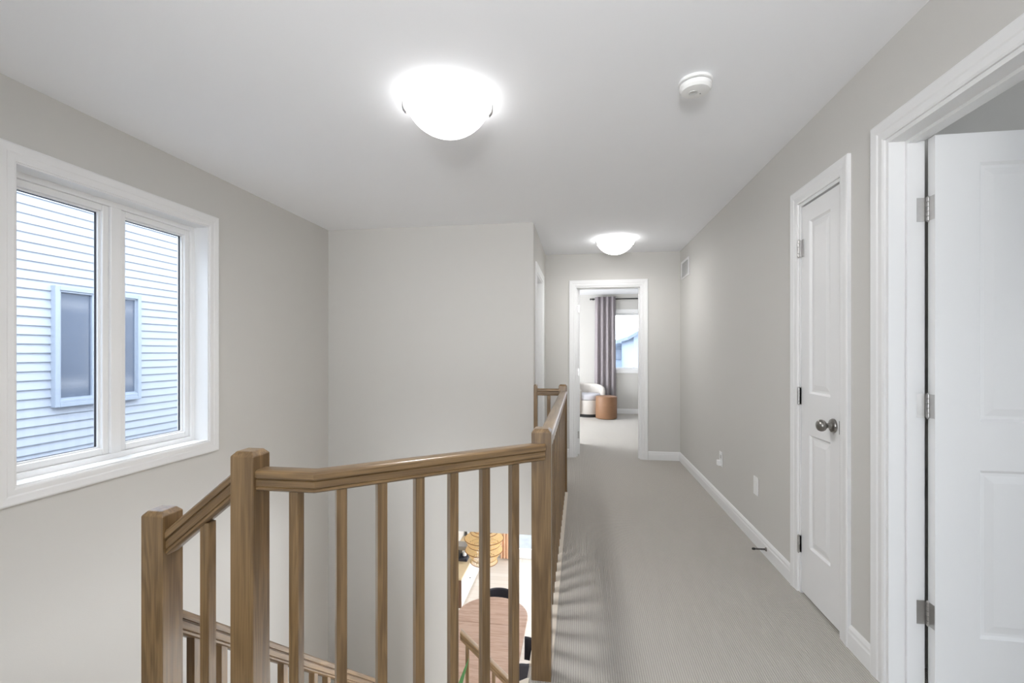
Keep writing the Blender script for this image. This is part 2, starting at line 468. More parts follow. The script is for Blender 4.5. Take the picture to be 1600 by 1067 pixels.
# ------------------------------------------------------------------ doors
def panel_mesh(x0, x1, z0, z1, t):
    mb = MB()
    steps = [(0, 0.0), (0.010, 0.009), (0.020, 0.009), (0.046, 0.003)]
    for side in (0, 1):
        rings = []
        for i, d in steps:
            y = d if side == 0 else t - d
            rings.append([(x0 + i, y, z0 + i), (x1 - i, y, z0 + i), (x1 - i, y, z1 - i), (x0 + i, y, z1 - i)])
        mb.loops(rings, False, True)
    return mb
def door_slab(parent, w, h, stile, rails, loc, rz, t=0.035):
    """rails: list of (z0, z1) of panels"""
    mb = MB()
    xs = (0, stile, w - stile, w)
    zs = [0] + [z for pr in rails for z in pr] + [h]
    mb.box(0, 0, 0, stile, t, h); mb.box(w - stile, 0, 0, w, t, h)
    for i in range(0, len(zs), 2): mb.box(stile, 0, zs[i], w - stile, t, zs[i + 1])
    s = mb.build('slab', M['doorw'], parent)
    s.location = loc; s.rotation_euler = (0, 0, rz)
    for a, b in rails:
        panel_mesh(stile, w - stile, a, b, t).build('panel', M['doorw'], s)
    return s
def hinge(parent, x, y, z, leafs, h=0.088, r=0.0065):
    """pin at x, y; leafs: list of (dx, dy, thin axis)"""
    mb = MB()
    for k in range(5):
        z0 = z - h / 2 + k * h / 5
        mb.lathe([(r * 0.9, z0 + 0.0006), (r, z0 + 0.0012), (r, z0 + h / 5 - 0.0012), (r * 0.9, z0 + h / 5 - 0.0006)], (x, y, 0), 12)
    mb.lathe([(r * 0.5, z - h / 2 - 0.004), (r * 0.8, z - h / 2)], (x, y, 0), 12)
    mb.lathe([(r * 0.8, z + h / 2), (r * 0.5, z + h / 2 + 0.004)], (x, y, 0), 12)
    for x0, y0, x1, y1 in leafs:
        mb.box(x0, y0, z - h / 2, x1, y1, z + h / 2)
    return mb.build('hinge', M['hinge'], parent, smooth=True)
def knob(parent, c, d, axis='X', mat=None):
    """round passage knob; c on the door face, d = -1/+1 outwards"""
    pr = [(0.001, 0), (0.0325, 0), (0.0325, 0.004), (0.029, 0.010), (0.013, 0.013), (0.0115, 0.018), (0.0115, 0.030), (0.016, 0.034), (0.0235, 0.040),
          (0.0275, 0.049), (0.0275, 0.056), (0.0245, 0.064), (0.018, 0.069), (0.001, 0.071)]
    return MB().lathe([(r, z * d) for r, z in pr], c, 32, axis=axis).build('knob', mat or M['nickel'], parent, smooth=True)

# closet door on the right wall: hinged on its far side, swings into the hall
d1 = struct_empty('door_1', 'narrow closed white closet door with a dark nickel knob')
casing('X', RX, -1, D_CL, False, 'casing', d1); jamb('X', RX - 0.001, RX + 0.12, D_CL, d1)
door_slab(d1, 0.372, 2.012, 0.085, [(0.255, 0.835), (1.045, 1.925)], (RX + 0.004, D_CL[1] - 0.019, 0.013), R(-90))
MB().box(RX + 0.041, D_CL[0] + 0.016, 0, RX + 0.055, D_CL[0] + 0.028, 2.03).box(RX + 0.041, D_CL[1] - 0.028, 0, RX + 0.055, D_CL[1] - 0.016, 2.03).box(RX + 0.041, D_CL[0] + 0.028, 2.022, RX + 0.055, D_CL[1] - 0.028, 2.034).build('door_stop_strip', M['trim'], d1)
for z in (0.258, 1.038, 1.813):
    hinge(d1, RX - 0.010, D_CL[1] - 0.0175, z, [(RX - 0.009, D_CL[1] - 0.0172, RX + 0.003, D_CL[1] - 0.0158), (RX - 0.009, D_CL[1] - 0.0190, RX + 0.003, D_CL[1] - 0.0178), (RX - 0.0005, D_CL[1] - 0.048, RX + 0.0036, D_CL[1] - 0.019) if z > 1.5 else (RX - 0.009, D_CL[1] - 0.0190, RX + 0.003, D_CL[1] - 0.0178)])
knob(d1, (RX + 0.004, 2.345, 0.930), -1)
MB().box(RX - 0.0025, D_CL[0] + 0.006, 0.90, RX + 0.002, D_CL[0] + 0.016, 0.96).build('strike_plate', M['nickel'], d1)

# room door on the right, standing open into the room
d2 = struct_empty('door_2', 'white two-panel door standing open into the side room')
casing('X', RX, -1, D_RM, False, 'casing', d2); casing('X', RX + 0.12, 1, D_RM, False, 'casing', d2)
jamb('X', RX - 0.001, RX + 0.121, D_RM, d2)
SL2Y = 1.906
door_slab(d2, 0.76, 2.045, 0.143, [(0.225, 0.83), (1.005, 1.938)], (RX + 0.127, SL2Y, 0.014), 0)
MB().box(RX + 0.055, D_RM[1] - 0.028, 0, RX + 0.086, D_RM[1] - 0.016, 2.06).box(RX + 0.055, D_RM[0] + 0.016, 0, RX + 0.086, D_RM[0] + 0.028, 2.06).box(RX + 0.055, D_RM[0] + 0.028, 2.047, RX + 0.086, D_RM[1] - 0.028, 2.059).build('door_stop_strip', M['trim'], d2)
for z in (0.30, 1.07, 1.80):
    hinge(d2, RX + 0.1275, D_RM[1] - 0.024, z, [(RX + 0.090, D_RM[1] - 0.0185, RX + 0.128, D_RM[1] - 0.0158), (RX + 0.1262, SL2Y + 0.002, RX + 0.1275, D_RM[1] - 0.024)], r=0.0068)
knob(d2, (RX + 0.127 + 0.70, SL2Y, 0.95), -1, 'Y')

# far bedroom doorway
d3 = struct_empty('door_3', 'white framed doorway at the end of the hall')
casing('Y', YE, -1, D_END, False, 'casing', d3); casing('Y', YE + 0.12, 1, D_END, False, 'casing', d3)
jamb('Y', YE - 0.001, YE + 0.121, D_END, d3)
MB().box(D_END[0] + 0.016, YE + 0.05, 0, D_END[0] + 0.028, YE + 0.083, 2.034).box(D_END[1] - 0.028, YE + 0.05, 0, D_END[1] - 0.016, YE + 0.083, 2.034).box(D_END[0] + 0.028, YE + 0.05, 2.022, D_END[1] - 0.028, YE + 0.083, 2.034).build('door_stop_strip', M['trim'], d3)
for z in (0.25, 1.02, 1.80):
    hinge(d3, D_END[0] + 0.016, YE + 0.1265, z, [(D_END[0] + 0.020, YE + 0.1225, D_END[0] + 0.048, YE + 0.1245), (D_END[0] + 0.0158, YE + 0.088, D_END[0] + 0.0175, YE + 0.126)], r=0.005)
s3 = door_slab(d3, 0.73, 2.015, 0.115, [(0.225, 0.83), (1.005, 1.92)], (D_END[0] + 0.053, YE + 0.1245, 0.013), R(90))
# side doorway on the hall's inner wall
d4 = struct_empty('door_4', 'white door on the short wall past the railing')
casing('X', HX, 1, D_SIDE, False, 'casing', d4)
jamb('X', HX - 0.121, HX + 0.001, D_SIDE, d4)
door_slab(d4, 0.714, 2.01, 0.115, [(0.225, 0.83), (1.005, 1.92)], (HX - 0.083, D_SIDE[0] + 0.018, 0.013), R(90))

# ------------------------------------------------------------------ windows
def rect_frame(mb, axis, a0, a1, u0, u1, z0, z1, w):
    def b(ua, ub, za, zb):
        if axis == 'X': mb.box(a0, ua, za, a1, ub, zb)
        else: mb.box(ua, a0, za, ub, a1, zb)
    b(u0, u0 + w, z0, z1); b(u1 - w, u1, z0, z1); b(u0 + w, u1 - w, z0, z0 + w); b(u0 + w, u1 - w, z1 - w, z1)
    return mb
w1 = struct_empty('window_1', 'large two-pane white window on the stair wall')
casing('X', LX, 1, WIN1, True, 'casing', w1)
y0, y1, z0, z1 = WIN1
mb = MB(); rect_frame(mb, 'X', LX - 0.095, LX + 0.001, y0 - 0.001, y1 + 0.001, z0 - 0.001, z1 + 0.001, 0.009)
mb.build('jamb', M['trim'], w1)
mb = MB(); rect_frame(mb, 'X', LX - 0.17, LX - 0.095, y0, y1, z0, z1, 0.036)
yc = 2.2125
mb.box(LX - 0.17, yc - 0.030, z0 + 0.036, LX - 0.095, yc + 0.030, z1 - 0.036)
mb.build('window_frame', M['vinyl'], w1, bevel=0.003)
for a, b in ((y0 + 0.036, yc - 0.030), (yc + 0.030, y1 - 0.036)):
    mb = MB(); rect_frame(mb, 'X', LX - 0.165, LX - 0.108, a, b, z0 + 0.036, z1 - 0.036, 0.034)
    sash = mb.build('sash', M['vinyl'], w1, bevel=0.004)
    mb = MB(); rect_frame(mb, 'X', LX - 0.15, LX - 0.125, a + 0.034, b - 0.034, z0 + 0.070, z1 - 0.070, 0.009)
    mb.build('glazing_bead', M['vinyl'], sash)
    mb = MB(); rect_frame(mb, 'X', LX - 0.148, LX - 0.136, a + 0.0415, b - 0.0415, z0 + 0.0775, z1 - 0.0775, 0.0035)
    mb.build('gasket', M['seal'], sash)
    MB().box(LX - 0.145, a + 0.04, z0 + 0.076, LX - 0.141, b - 0.04, z1 - 0.076).build('pane', M['glass'], sash)
portal((LX - 0.21, yc, 1.39), (0, R(-90), 0), 1.4, 1.06)

w2 = struct_empty('window_2', 'bedroom window beyond the far doorway')
casing('Y', YF, -1, WBED, True, 'casing', w2)
x0, x1, z0, z1 = WBED
mb = MB(); rect_frame(mb, 'Y', YF - 0.001, YF + 0.09, x0 - 0.001, x1 + 0.001, z0 - 0.001, z1 + 0.001, 0.009); mb.build('jamb', M['trim'], w2)
mb = MB(); rect_frame(mb, 'Y', YF + 0.09, YF + 0.14, x0, x1, z0, z1, 0.04); mb.box(1.34, YF + 0.09, z0 + 0.04, 1.38, YF + 0.14, z1 - 0.04); mb.build('window_frame', M['vinyl'], w2)
MB().box(x0 + 0.03, YF + 0.11, z0 + 0.03, x1 - 0.03, YF + 0.114, z1 - 0.03).build('pane', M['glass'], w2)
portal((1.36, YF + 0.16, 1.48), (R(-90), 0, 0), 1.48, 1.16)

w3 = struct_empty('window_3', 'sliding patio door of the dining room')
x0, x1, z0, z1 = PATIO
mb = MB(); rect_frame(mb, 'Y', YF + 0.03, YF + 0.12, x0, x1, z0, z1, 0.06); mb.box(-0.18, YF + 0.03, z0 + 0.06, -0.10, YF + 0.12, z1 - 0.06)
mb.box(x0 + 0.06, YF + 0.05, z0 + 0.06, x1 - 0.06, YF + 0.10, z0 + 0.18); mb.build('window_frame', M['vinyl'], w3)
MB().box(x0 + 0.05, YF + 0.07, z0 + 0.15, x1 - 0.05, YF + 0.074, z1 - 0.05).build('pane', M['glass'], w3)
portal((-0.14, YF + 0.16, ZL + 1.05), (R(-90), 0, 0), 2.48, 2.1)

for nm, ax, a, h in (('added_window_4', 'X', XE + 0.06, WROOM), ('added_window_5', 'Y', YB - 0.09, WFRONT), ('added_window_6', 'Y', YB - 0.09, WLOW),
                     ('added_window_7', 'Y', YB - 0.09, WSIDE), ('added_window_8', 'X', LX - 0.12, WWEST), ('added_window_9', 'X', XE + 0.06, WEAST)):
    w = struct_empty(nm)  # unseen windows, added to let more light into the rooms
    mb = MB(); rect_frame(mb, ax, a, a + 0.05, h[0], h[1], h[2], h[3], 0.05)
    c = (h[0] + h[1]) / 2
    if ax == 'X': mb.box(a, c - 0.03, h[2], a + 0.05, c + 0.03, h[3])
    else: mb.box(c - 0.03, a, h[2], c + 0.03, a + 0.05, h[3])
    mb.build('window_frame', M['vinyl'], w)

# ------------------------------------------------------------------ railings
NS = 0.076
def newel(parent, x, y, z0, z1, sx=NS, sy=NS):
    c = 0.012; hx, hy = sx / 2, sy / 2
    def ring(z, i): return [(x - hx + i, y - hy + i, z), (x + hx - i, y - hy + i, z), (x + hx - i, y + hy - i, z), (x - hx + i, y + hy - i, z)]
    return MB().loops([ring(z0, 0), ring(z1 - 0.014, 0), ring(z1, c)]).build('newel_post', M['oak'], parent, bevel=0.0018, seg=1)
RAIL = [(0.020, 0), (0.0265, 0.005), (0.0265, 0.011), (0.024, 0.013), (0.0275, 0.016), (0.0275, 0.034), (0.023, 0.0365), (0.0235, 0.039), (0.031, 0.041),
        (0.031, 0.056), (0.027, 0.061), (0.020, 0.063)]
RAIL = RAIL + [(-u, z) for u, z in RAIL[::-1]]
def rail(parent, pts, name='handrail'):
    """pts: top centre line"""
    P = [Vector(q) for q in pts]; rings = []; gs = []; L = 0
    for i, q in enumerate(P):
        ds = []
        if i > 0: ds.append((P[i] - P[i - 1]))
        if i < len(P) - 1: ds.append((P[i + 1] - P[i]))
        hs = [Vector((d.x, d.y, 0)).normalized() for d in ds]
        n = sum((Vector((-h.y, h.x, 0)) for h in hs), Vector()).normalized()
        k = 1 / max(0.2, n.dot(Vector((-hs[0].y, hs[0].x, 0))))
        sl = ds[0].length / math.hypot(ds[0].x, ds[0].y)
        if i: L += (P[i] - P[i - 1]).length
        rings.append([tuple(q + n * (u * k) + Vector((0, 0, (z - 0.063) * sl))) for u, z in RAIL])
        gs += [(u, z, L) for u, z in RAIL]
    return MB().loops(rings, gs=gs).build(name, M['oak'], parent, smooth=True)
def baluster_proto(parent, x, y, z0, z1, rz=0, s=0.031):
    h = s / 2
    mb = MB().box(-h, -h, 0, h, h, z1 - z0)
    o = mb.build('baluster', M['oak'], parent, bevel=0.0015, seg=1)
    o.location = (x, y, z0); o.rotation_euler = (0, 0, rz)
    return o
RT = 0.917; RB = RT - 0.060
N1 = (-0.999, 1.300); N2 = (-0.150, 1.840); N0 = (-1.304, 1.300); N3 = (-0.157, 4.258)
BEND = (-0.783, 1.300)

# guard along the cut corner of the landing
g = thing('guard_railing', 'angled oak guard railing bending away from the tall front newel post', 'railing')
newel(g, *N1, -0.30, 0.972); newel(g, *N2, -0.06, 0.972)
E2 = (-0.150, 1.810)
rail(g, [(N1[0] + 0.037, 1.300, RT), (*BEND, RT), (*E2, RT)])
ang = math.atan2(E2[1] - BEND[1], E2[0] - BEND[0])
b0 = baluster_proto(g, -0.846, 1.300, 0.012, RB + 0.004)
for u in (0.088, 0.240, 0.393, 0.544, 0.696, 0.847):
    b = copy_obj(b0, g, (BEND[0] + u * (E2[0] - BEND[0]), BEND[1] + u * (E2[1] - BEND[1]), 0.012)); b.rotation_euler = (0, 0, ang)
nn = Vector((-math.sin(ang), math.cos(ang), 0)) 
mb = MB().prism([(-0.961, 1.262), (-0.770, 1.262), (-0.785, 1.328), (-0.961, 1.328)], 0.0, 0.012)
mb.prism([(-0.770, 1.262), (-0.196, 1.724), (-0.196, 1.795), (NX, 1.795), (-0.785, 1.328)], 0.0, 0.012)
mb.build('nosing_board', M['nosing'], g)

# guard along the hall
g = thing('guard_railing', 'long straight oak guard railing along the carpeted hall', 'railing')
newel(g, *N3, -0.06, 0.974)
newel(g, HX + 0.016, N3[1], 0, 0.974, 0.034, NS)
rail(g, [(-0.150, 1.8785, RT), (-0.150, N3[1] - 0.037, RT)])
rail(g, [(N3[0] - 0.037, N3[1], RT + 0.018), (HX + 0.032, N3[1], RT + 0.018)])
n = 19
b0 = None
for i in range(n):
    y = 1.877 + (4.221 - 1.877) * (i + 1) / (n + 1)
    if b0 is None: b0 = baluster_proto(g, -0.150, y, 0.012, RB + 0.004)
    else: copy_obj(b0, g, (-0.150, y, 0.012))
copy_obj(b0, g, (-0.285, N3[1], 0.03))
MB().box(NX, 1.880, 0, -0.112, 4.22, 0.012).box(HX + 0.033, N3[1] - 0.037, 0, N3[0] - 0.038, N3[1] + 0.037, 0.03).build('nosing_board', M['nosing'], g)

# short sloping stair rail between the two front newels
SLP = 0.815
g = thing('stair_railing', 'short sloping oak stair rail with the lower newel post beneath the window', 'railing')
newel(g, *N0, L1 - 0.05, 0.778)
zt = 0.722
rail(g, [(N0[0] + 0.037, 1.300, zt), (N1[0] - 0.037, 1.300, zt + SLP * (N1[0] - N0[0] - 0.074))])
baluster_proto(g, -1.1435, 1.300, -RI, 0.745)

# rail descending along the window wall flight
g = thing('stair_railing', 'oak stair rail descending behind the front newel posts towards the far wall', 'railing')
SF = 0.845
za = 0.445
ya, yb = 1.337, 3.06
FX = N0[0]
rail(g, [(FX, ya, za), (FX, yb, za - SF * (yb - ya))])
newel(g, FX, 3.10, L2 - 0.1, za - SF * (yb - ya) - 0.05)
for i in range(14):
    y = 1.415 + i * 0.1195
    k = max(0, math.ceil((y - 1.30) / 0.2325))
    baluster_proto(g, FX + 0.006, y, L1 - RI * min(k, 8), za - SF * (y - ya) - 0.068)
# lowest rail, in front of the dining room
g = thing('stair_railing', 'lowest oak stair rail sloping down in front of the dining table', 'railing')
xa, xb = -1.10, -0.42
zl = -1.316; S3 = 0.885
rail(g, [(xa, YS + 0.02, zl), (xb, YS + 0.02, zl - S3 * (xb - xa))])
newel(g, xb + 0.037, YS + 0.02, ZL, zl - S3 * (xb - xa) + 0.2)
for i in range(6):
    x = -1.037 + i * 0.124
    k = min(4, max(0, math.ceil((x + 1.30) / 0.23)))
    baluster_proto(g, x, YS + 0.02, L2 - RI * k - 0.25, zl - S3 * (x - xa) - 0.07)

# ------------------------------------------------------------------ ceiling and wall fittings
def ceiling_light(x, y, label, watts):
    t = thing('ceiling_light', label, 'ceiling light', (x, y, ZC), group=None)
    MB().lathe([(0.12, 0), (0.125, -0.01), (0.125, -0.022), (0.11, -0.03), (0.02, -0.03)], n=48).build('canopy', M['plastic'], t, smooth=True)
    out = []
    for k in range(15):
        a = R(66) * k / 14                       # spherical cap
        out.append((0.190 * math.sin(a) / math.sin(R(66)) + 0.001, -0.040 - 0.122 * (math.cos(a) - math.cos(R(66))) / (1 - math.cos(R(66)))))
    prof = out + [(0.194, -0.036), (0.190, -0.034)] + [(r * 0.965, z + 0.005) for r, z in out[::-1]]
    MB().lathe(prof, n=56).build('glass_bowl', M['lampglass'], t, smooth='all')
    for k in range(3):
        a = R((13, 103, 194)[k])
        c, s = math.cos(a), math.sin(a)
        mb = MB()
        mb.tube([(0.205 * c, 0.205 * s, -0.012), (0.204 * c, 0.204 * s, -0.036), (0.200 * c, 0.200 * s, -0.050), (0.188 * c, 0.188 * s, -0.064)], [0.005, 0.007, 0.0085, 0.0085], 10)
        mb.tube([(0.12 * c, 0.12 * s, -0.012), (0.205 * c, 0.205 * s, -0.012)], 0.004, 8)
        mb.build('clip', M['hinge'], t, smooth=True)
    l = bpy.data.lights.new('lamp_light', 'AREA'); l.shape = 'DISK'; l.size = 0.22; l.energy = watts; l.color = (1.0, 0.995, 0.985)
    lo = bpy.data.objects.new('lamp_light', l); COL.objects.link(lo); lo.parent = t; lo.location = (0, 0, -0.168)
    return t
ceiling_light(-0.612, 2.115, 'large lit frosted glass dome light on the ceiling above the staircase railing', 19)
ceiling_light(0.357, 4.965, 'small looking lit dome light on the ceiling near the far doorway', 8.5)

t = thing('smoke_detector', 'round white smoke detector on the ceiling', 'smoke detector', (0.492, 2.115, ZC))
MB().lathe([(0.068, 0), (0.070, -0.003), (0.070, -0.012), (0.064, -0.014)], n=40).build('base', M['plastic'], t, smooth=True)
MB().lathe([(0.060, -0.013), (0.060, -0.018)], n=40).build('vent_ring', M['slot'], t, smooth=True)
MB().lathe([(0.064, -0.018), (0.066, -0.020), (0.066, -0.036), (0.058, -0.046), (0.02, -0.049), (0.001, -0.049)], n=40).build('cover', M['plastic'], t, smooth=True)
MB().lathe([(0.018, -0.0485), (0.018, -0.051), (0.015, -0.052), (0.012, -0.0505), (0.001, -0.0505)], c=(-0.01, 0.0, 0), n=24).build('test_button', M['plug'], t, smooth=True)
MB().lathe([(0.003, -0.047), (0.003, -0.0505)], c=(0.022, 0.012, 0), n=10).build('indicator', M['slot'], t)

t = thing('air_vent', 'white air vent grille high on the wall by the far corner', 'vent', (RX, 5.40, 2.19))
mb = MB(); rect_frame(mb, 'X', -0.010, 0.0, -0.19, 0.19, -0.10, 0.10, 0.022); mb.build('vent_frame', M['trim'], t, bevel=0.003)
MB().box(-0.002, -0.17, -0.08, 0.0, 0.17, 0.08).build('backing', M['plug'], t)
for k in range(11):
    z = -0.07 + k * 0.014
    MB().add([(-0.009, -0.168, z), (-0.009, 0.168, z), (-0.002, 0.168, z + 0.010), (-0.002, -0.168, z + 0.010), (-0.009, -0.168, z - 0.002), (-0.009, 0.168, z - 0.002), (-0.002, 0.168, z + 0.008), (-0.002, -0.168, z + 0.008)],
             [(0, 1, 2, 3), (4, 7, 6, 5), (0, 4, 5, 1), (2, 6, 7, 3), (0, 3, 7, 4), (1, 5, 6, 2)]).build('slat', M['trim'], t)

t = thing('wall_outlet', 'white wall outlet with a small plug in it, farther along the wall', 'outlet', (RX, 4.065, 0.385))
MB().box(-0.006, -0.037, -0.06, 0, 0.037, 0.06).build('cover_plate', M['plastic'], t, bevel=0.002)
MB().box(-0.0075, -0.018, 0.006, -0.004, 0.018, 0.036).box(-0.0075, -0.018, -0.036, -0.004, 0.018, -0.006).build('socket', M['plug'], t)
MB().box(-0.034, -0.020, -0.052, -0.006, 0.020, -0.008).build('plug', M['plastic'], t, bevel=0.005)
t = thing('wall_outlet', 'plain white wall plate nearer the closet door', 'outlet', (RX, 3.29, 0.385))
MB().box(-0.006, -0.037, -0.06, 0, 0.037, 0.06).build('cover_plate', M['plastic'], t, bevel=0.002)
MB().box(-0.0078, -0.017, -0.034, -0.004, 0.017, 0.034).build('socket', M['plastic'], t)

t = thing('door_stop', 'thin dark spring door stop sticking out of the baseboard', 'door stop', (RX - 0.014, 3.085, 0.05))
MB().lathe([(0.012, 0), (0.012, -0.004), (0.007, -0.008)], n=16, axis='X').build('base', M['nickel'], t, smooth=True)
MB().tube([(-0.006 - 0.062 * k / 120, 0.0045 * math.cos(k * 0.9), 0.0045 * math.sin(k * 0.9)) for k in range(121)], 0.0013, 5).build('spring', M['dark'], t)
MB().lathe([(0.006, -0.066), (0.007, -0.068), (0.007, -0.080), (0.004, -0.083)], n=14, axis='X').build('rubber_tip', M['black'], t, smooth=True)

# ------------------------------------------------------------------ bedroom
def wavy_curtain(name, label, x0, x1, y, z0, z1, waves, amp, mat, flare=0.0):
    t = thing(name, label, 'curtain', ((x0 + x1) / 2, y, z0))
    w = x1 - x0; n = waves * 10
    rings = []
    for z in [0, 0.02] + [(z1 - z0) * k / 8 for k in range(1, 9)]:
        fr = 1 + flare * (1 - z / (z1 - z0)); ring = []
        for side in (0, 1):
            idx = range(n + 1) if side == 0 else range(n, -1, -1)
            for i in idx:
                a = i / n * waves * 2 * math.pi
                ring.append(((i / n - 0.5) * w * fr, amp * math.cos(a) * (0.85 + 0.15 * math.sin(a * 0.37 + z)) + (0.004 if side else 0), z))
        rings.append(ring)
    MB().loops(rings).build('cloth', mat, t, smooth='all')
    return t
wavy_curtain('curtain', 'long grey grommet curtain beside the bedroom window', 0.295, 0.705, YF - 0.087, 0.004, 2.385, 4, 0.036, M['fabric_grey'], 0.06)
t = thing('curtain_rod', 'thin dark curtain rod above the bedroom window', 'curtain rod', (1.2, YF - 0.033, 2.345))
MB().tube([(-0.98, 0, 0), (1.1, 0, 0)], 0.011, 12).build('rod', M['dark'], t, smooth=True)
for s, x in ((-1, -0.98), (1, 1.1)):
    MB().lathe([(0.011, 0), (0.018, s * 0.008), (0.018, s * 0.022), (0.010, s * 0.03)], (x, 0, 0), 14, axis='X').build('finial', M['dark'], t, smooth=True)
for x in (-0.94, 1.05):
    MB().tube([(x, 0, 0), (x, 0.031, 0)], 0.007, 8).lathe([(0.02, 0.027), (0.02, 0.032)], (x, 0, 0), 14, axis='Y').build('bracket', M['dark'], t, smooth=True)

def armchair(x, y, face):
    t = thing('armchair', 'cream barrel armchair in the bedroom behind the leather ottoman', 'armchair', (x, y, 0), face)
    # faces local +x; opening +-50 degrees
    a0, a1 = R(50), R(310)
    n = 40; rings = []
    Ro, Ri = 0.33, 0.245
    for i in range(n + 1):
        f = i / n; a = a0 + (a1 - a0) * f
        h = 0.53 + 0.11 * math.sin(math.pi * f) ** 0.8
        c, s = math.cos(a), math.sin(a)
        pr = [(Ri, 0.10), (Ro - 0.01, 0.06), (Ro, 0.10), (Ro + 0.004, h - 0.07), (Ro - 0.006, h - 0.028), (Ro - 0.026, h - 0.006), ((Ro + Ri) / 2, h), (Ri + 0.02, h - 0.008), (Ri + 0.004, h - 0.03), (Ri, h - 0.07)]
        rings.append([(r * c, r * s, z) for r, z in pr])
    MB().loops(rings).build('back_shell', M['boucle'], t, smooth='all')
    MB().lathe([(0.10, 0.06), (0.262, 0.06), (0.268, 0.08), (0.268, 0.31), (0.258, 0.325), (0.1, 0.325)], n=48).build('seat_base', M['boucle'], t, smooth=True)
    MB().lathe([(0.05, 0.326), (0.235, 0.326), (0.252, 0.335), (0.258, 0.36), (0.258, 0.40), (0.248, 0.43), (0.22, 0.445), (0.1, 0.452), (0.001, 0.453)], n=48).build('seat_cushion', M['cushion'], t, smooth='all')
    MB().lathe([(0.22, 0), (0.25, 0.002), (0.25, 0.06), (0.2, 0.06)], n=40).build('plinth', M['black'], t, smooth=True)
armchair(0.15, 9.37, R(-70))
t = thing('ottoman', 'round tan leather ottoman on the bedroom carpet', 'ottoman', (0.485, 9.045, 0))
MB().lathe([(0.17, 0), (0.196, 0.012), (0.199, 0.03), (0.199, 0.385), (0.195, 0.398)], n=56).build('body', M['leather'], t, smooth=True)
MB().lathe([(0.195, 0.398), (0.199, 0.402), (0.198, 0.412), (0.188, 0.424), (0.15, 0.430), (0.001, 0.432)], n=56).build('top', M['leather'], t, smooth=True)
MB().tube([(0.1985 * math.cos(2 * math.pi * k / 56), 0.1985 * math.sin(2 * math.pi * k / 56), 0.400) for k in range(56)], 0.003, 6, True).build('piping', M['leather'], t, smooth=True)

# ------------------------------------------------------------------ dining room below
t = thing('dining_table', 'oval pinkish oak dining table seen between the balusters', 'table', (-1.20, 5.72, ZL))
def stadium(w, l, n=24):
    r = w / 2; h = l / 2 - r
    return [(r * math.cos(math.pi * k / n), h + r * math.sin(math.pi * k / n)) for k in range(n + 1)] + [(-r * math.cos(math.pi * k / n), -h - r * math.sin(math.pi * k / n)) for k in range(n + 1)]
def clip_half(pts, y0, y1):
    out = []
    n = len(pts)
    for lim, sg in ((y0, 1), (y1, -1)):
        src = out or pts; res = []
        for i in range(len(src)):
            p_, q_ = src[i], src[(i + 1) % len(src)]
            ip, iq = sg * (p_[1] - lim) >= 0, sg * (q_[1] - lim) >= 0
            if ip: res.append(p_)
            if ip != iq:
                f = (lim - p_[1]) / (q_[1] - p_[1]); res.append((p_[0] + f * (q_[0] - p_[0]), lim))
        out = res
    return out
full = stadium(0.98, 2.16)
for a, b in ((-1.2, 0.395), (0.401, 1.2)):
    q = clip_half(full, a, b)
    mb = MB().prism(q, 0.725, 0.755); mb.g = [(v[1], v[2], v[0]) for v in mb.v]
    mb.build('tabletop', M['tabletop'], t, bevel=0.004)
mb = MB().prism(stadium(0.80, 1.9), 0.66, 0.724); mb.build('apron', M['tabletop'], t)
for sx in (-1, 1):
    for sy in (-1, 1):
        MB().lathe([(0.026, 0), (0.038, 0.66)], (sx * 0.28, sy * 0.66, 0), 16).build('leg', M['tabletop'], t, smooth=True)

def dining_chair(x, y, face, label):
    t = thing('dining_chair', label, 'chair', (x, y, ZL), face, 'charcoal chairs around the oval table')
    MB().lathe([(0.1, 0.40), (0.215, 0.405), (0.225, 0.43), (0.222, 0.455), (0.19, 0.47), (0.001, 0.472)], n=36).build('seat', M['chairblack'], t, smooth=True)
    rings = []
    for i in range(25):
        a = R(90 + 180 * i / 24); c, s = math.cos(a), math.sin(a)
        rings.append([(r * c, r * s, z) for r, z in ((0.225, 0.50), (0.25, 0.50), (0.278, 0.62), (0.28, 0.755), (0.265, 0.77), (0.25, 0.755), (0.248, 0.62))])
    MB().loops(rings).build('backrest', M['chairblack'], t, smooth=True)
    for k in range(4):
        a = R(45 + 90 * k)
        MB().tube([(0.24 * math.cos(a), 0.24 * math.sin(a), 0), (0.17 * math.cos(a), 0.17 * math.sin(a), 0.41)], [0.011, 0.016], 10).build('leg', M['dark'], t, smooth=True)
    for s in (-1, 1):
        MB().tube([(-0.12, s * 0.20, 0.44), (-0.13, s * 0.228, 0.52)], 0.012, 8).build('back_support', M['dark'], t)
dining_chair(-1.20, 6.78, R(-90), 'charcoal curved-back dining chair at the far end of the oval table')
dining_chair(-1.80, 6.30, R(0), 'charcoal curved-back dining chair between the oval table and the white sideboard')
dining_chair(-0.70, 5.62, R(180), 'charcoal curved-back dining chair on the window side of the oval table')

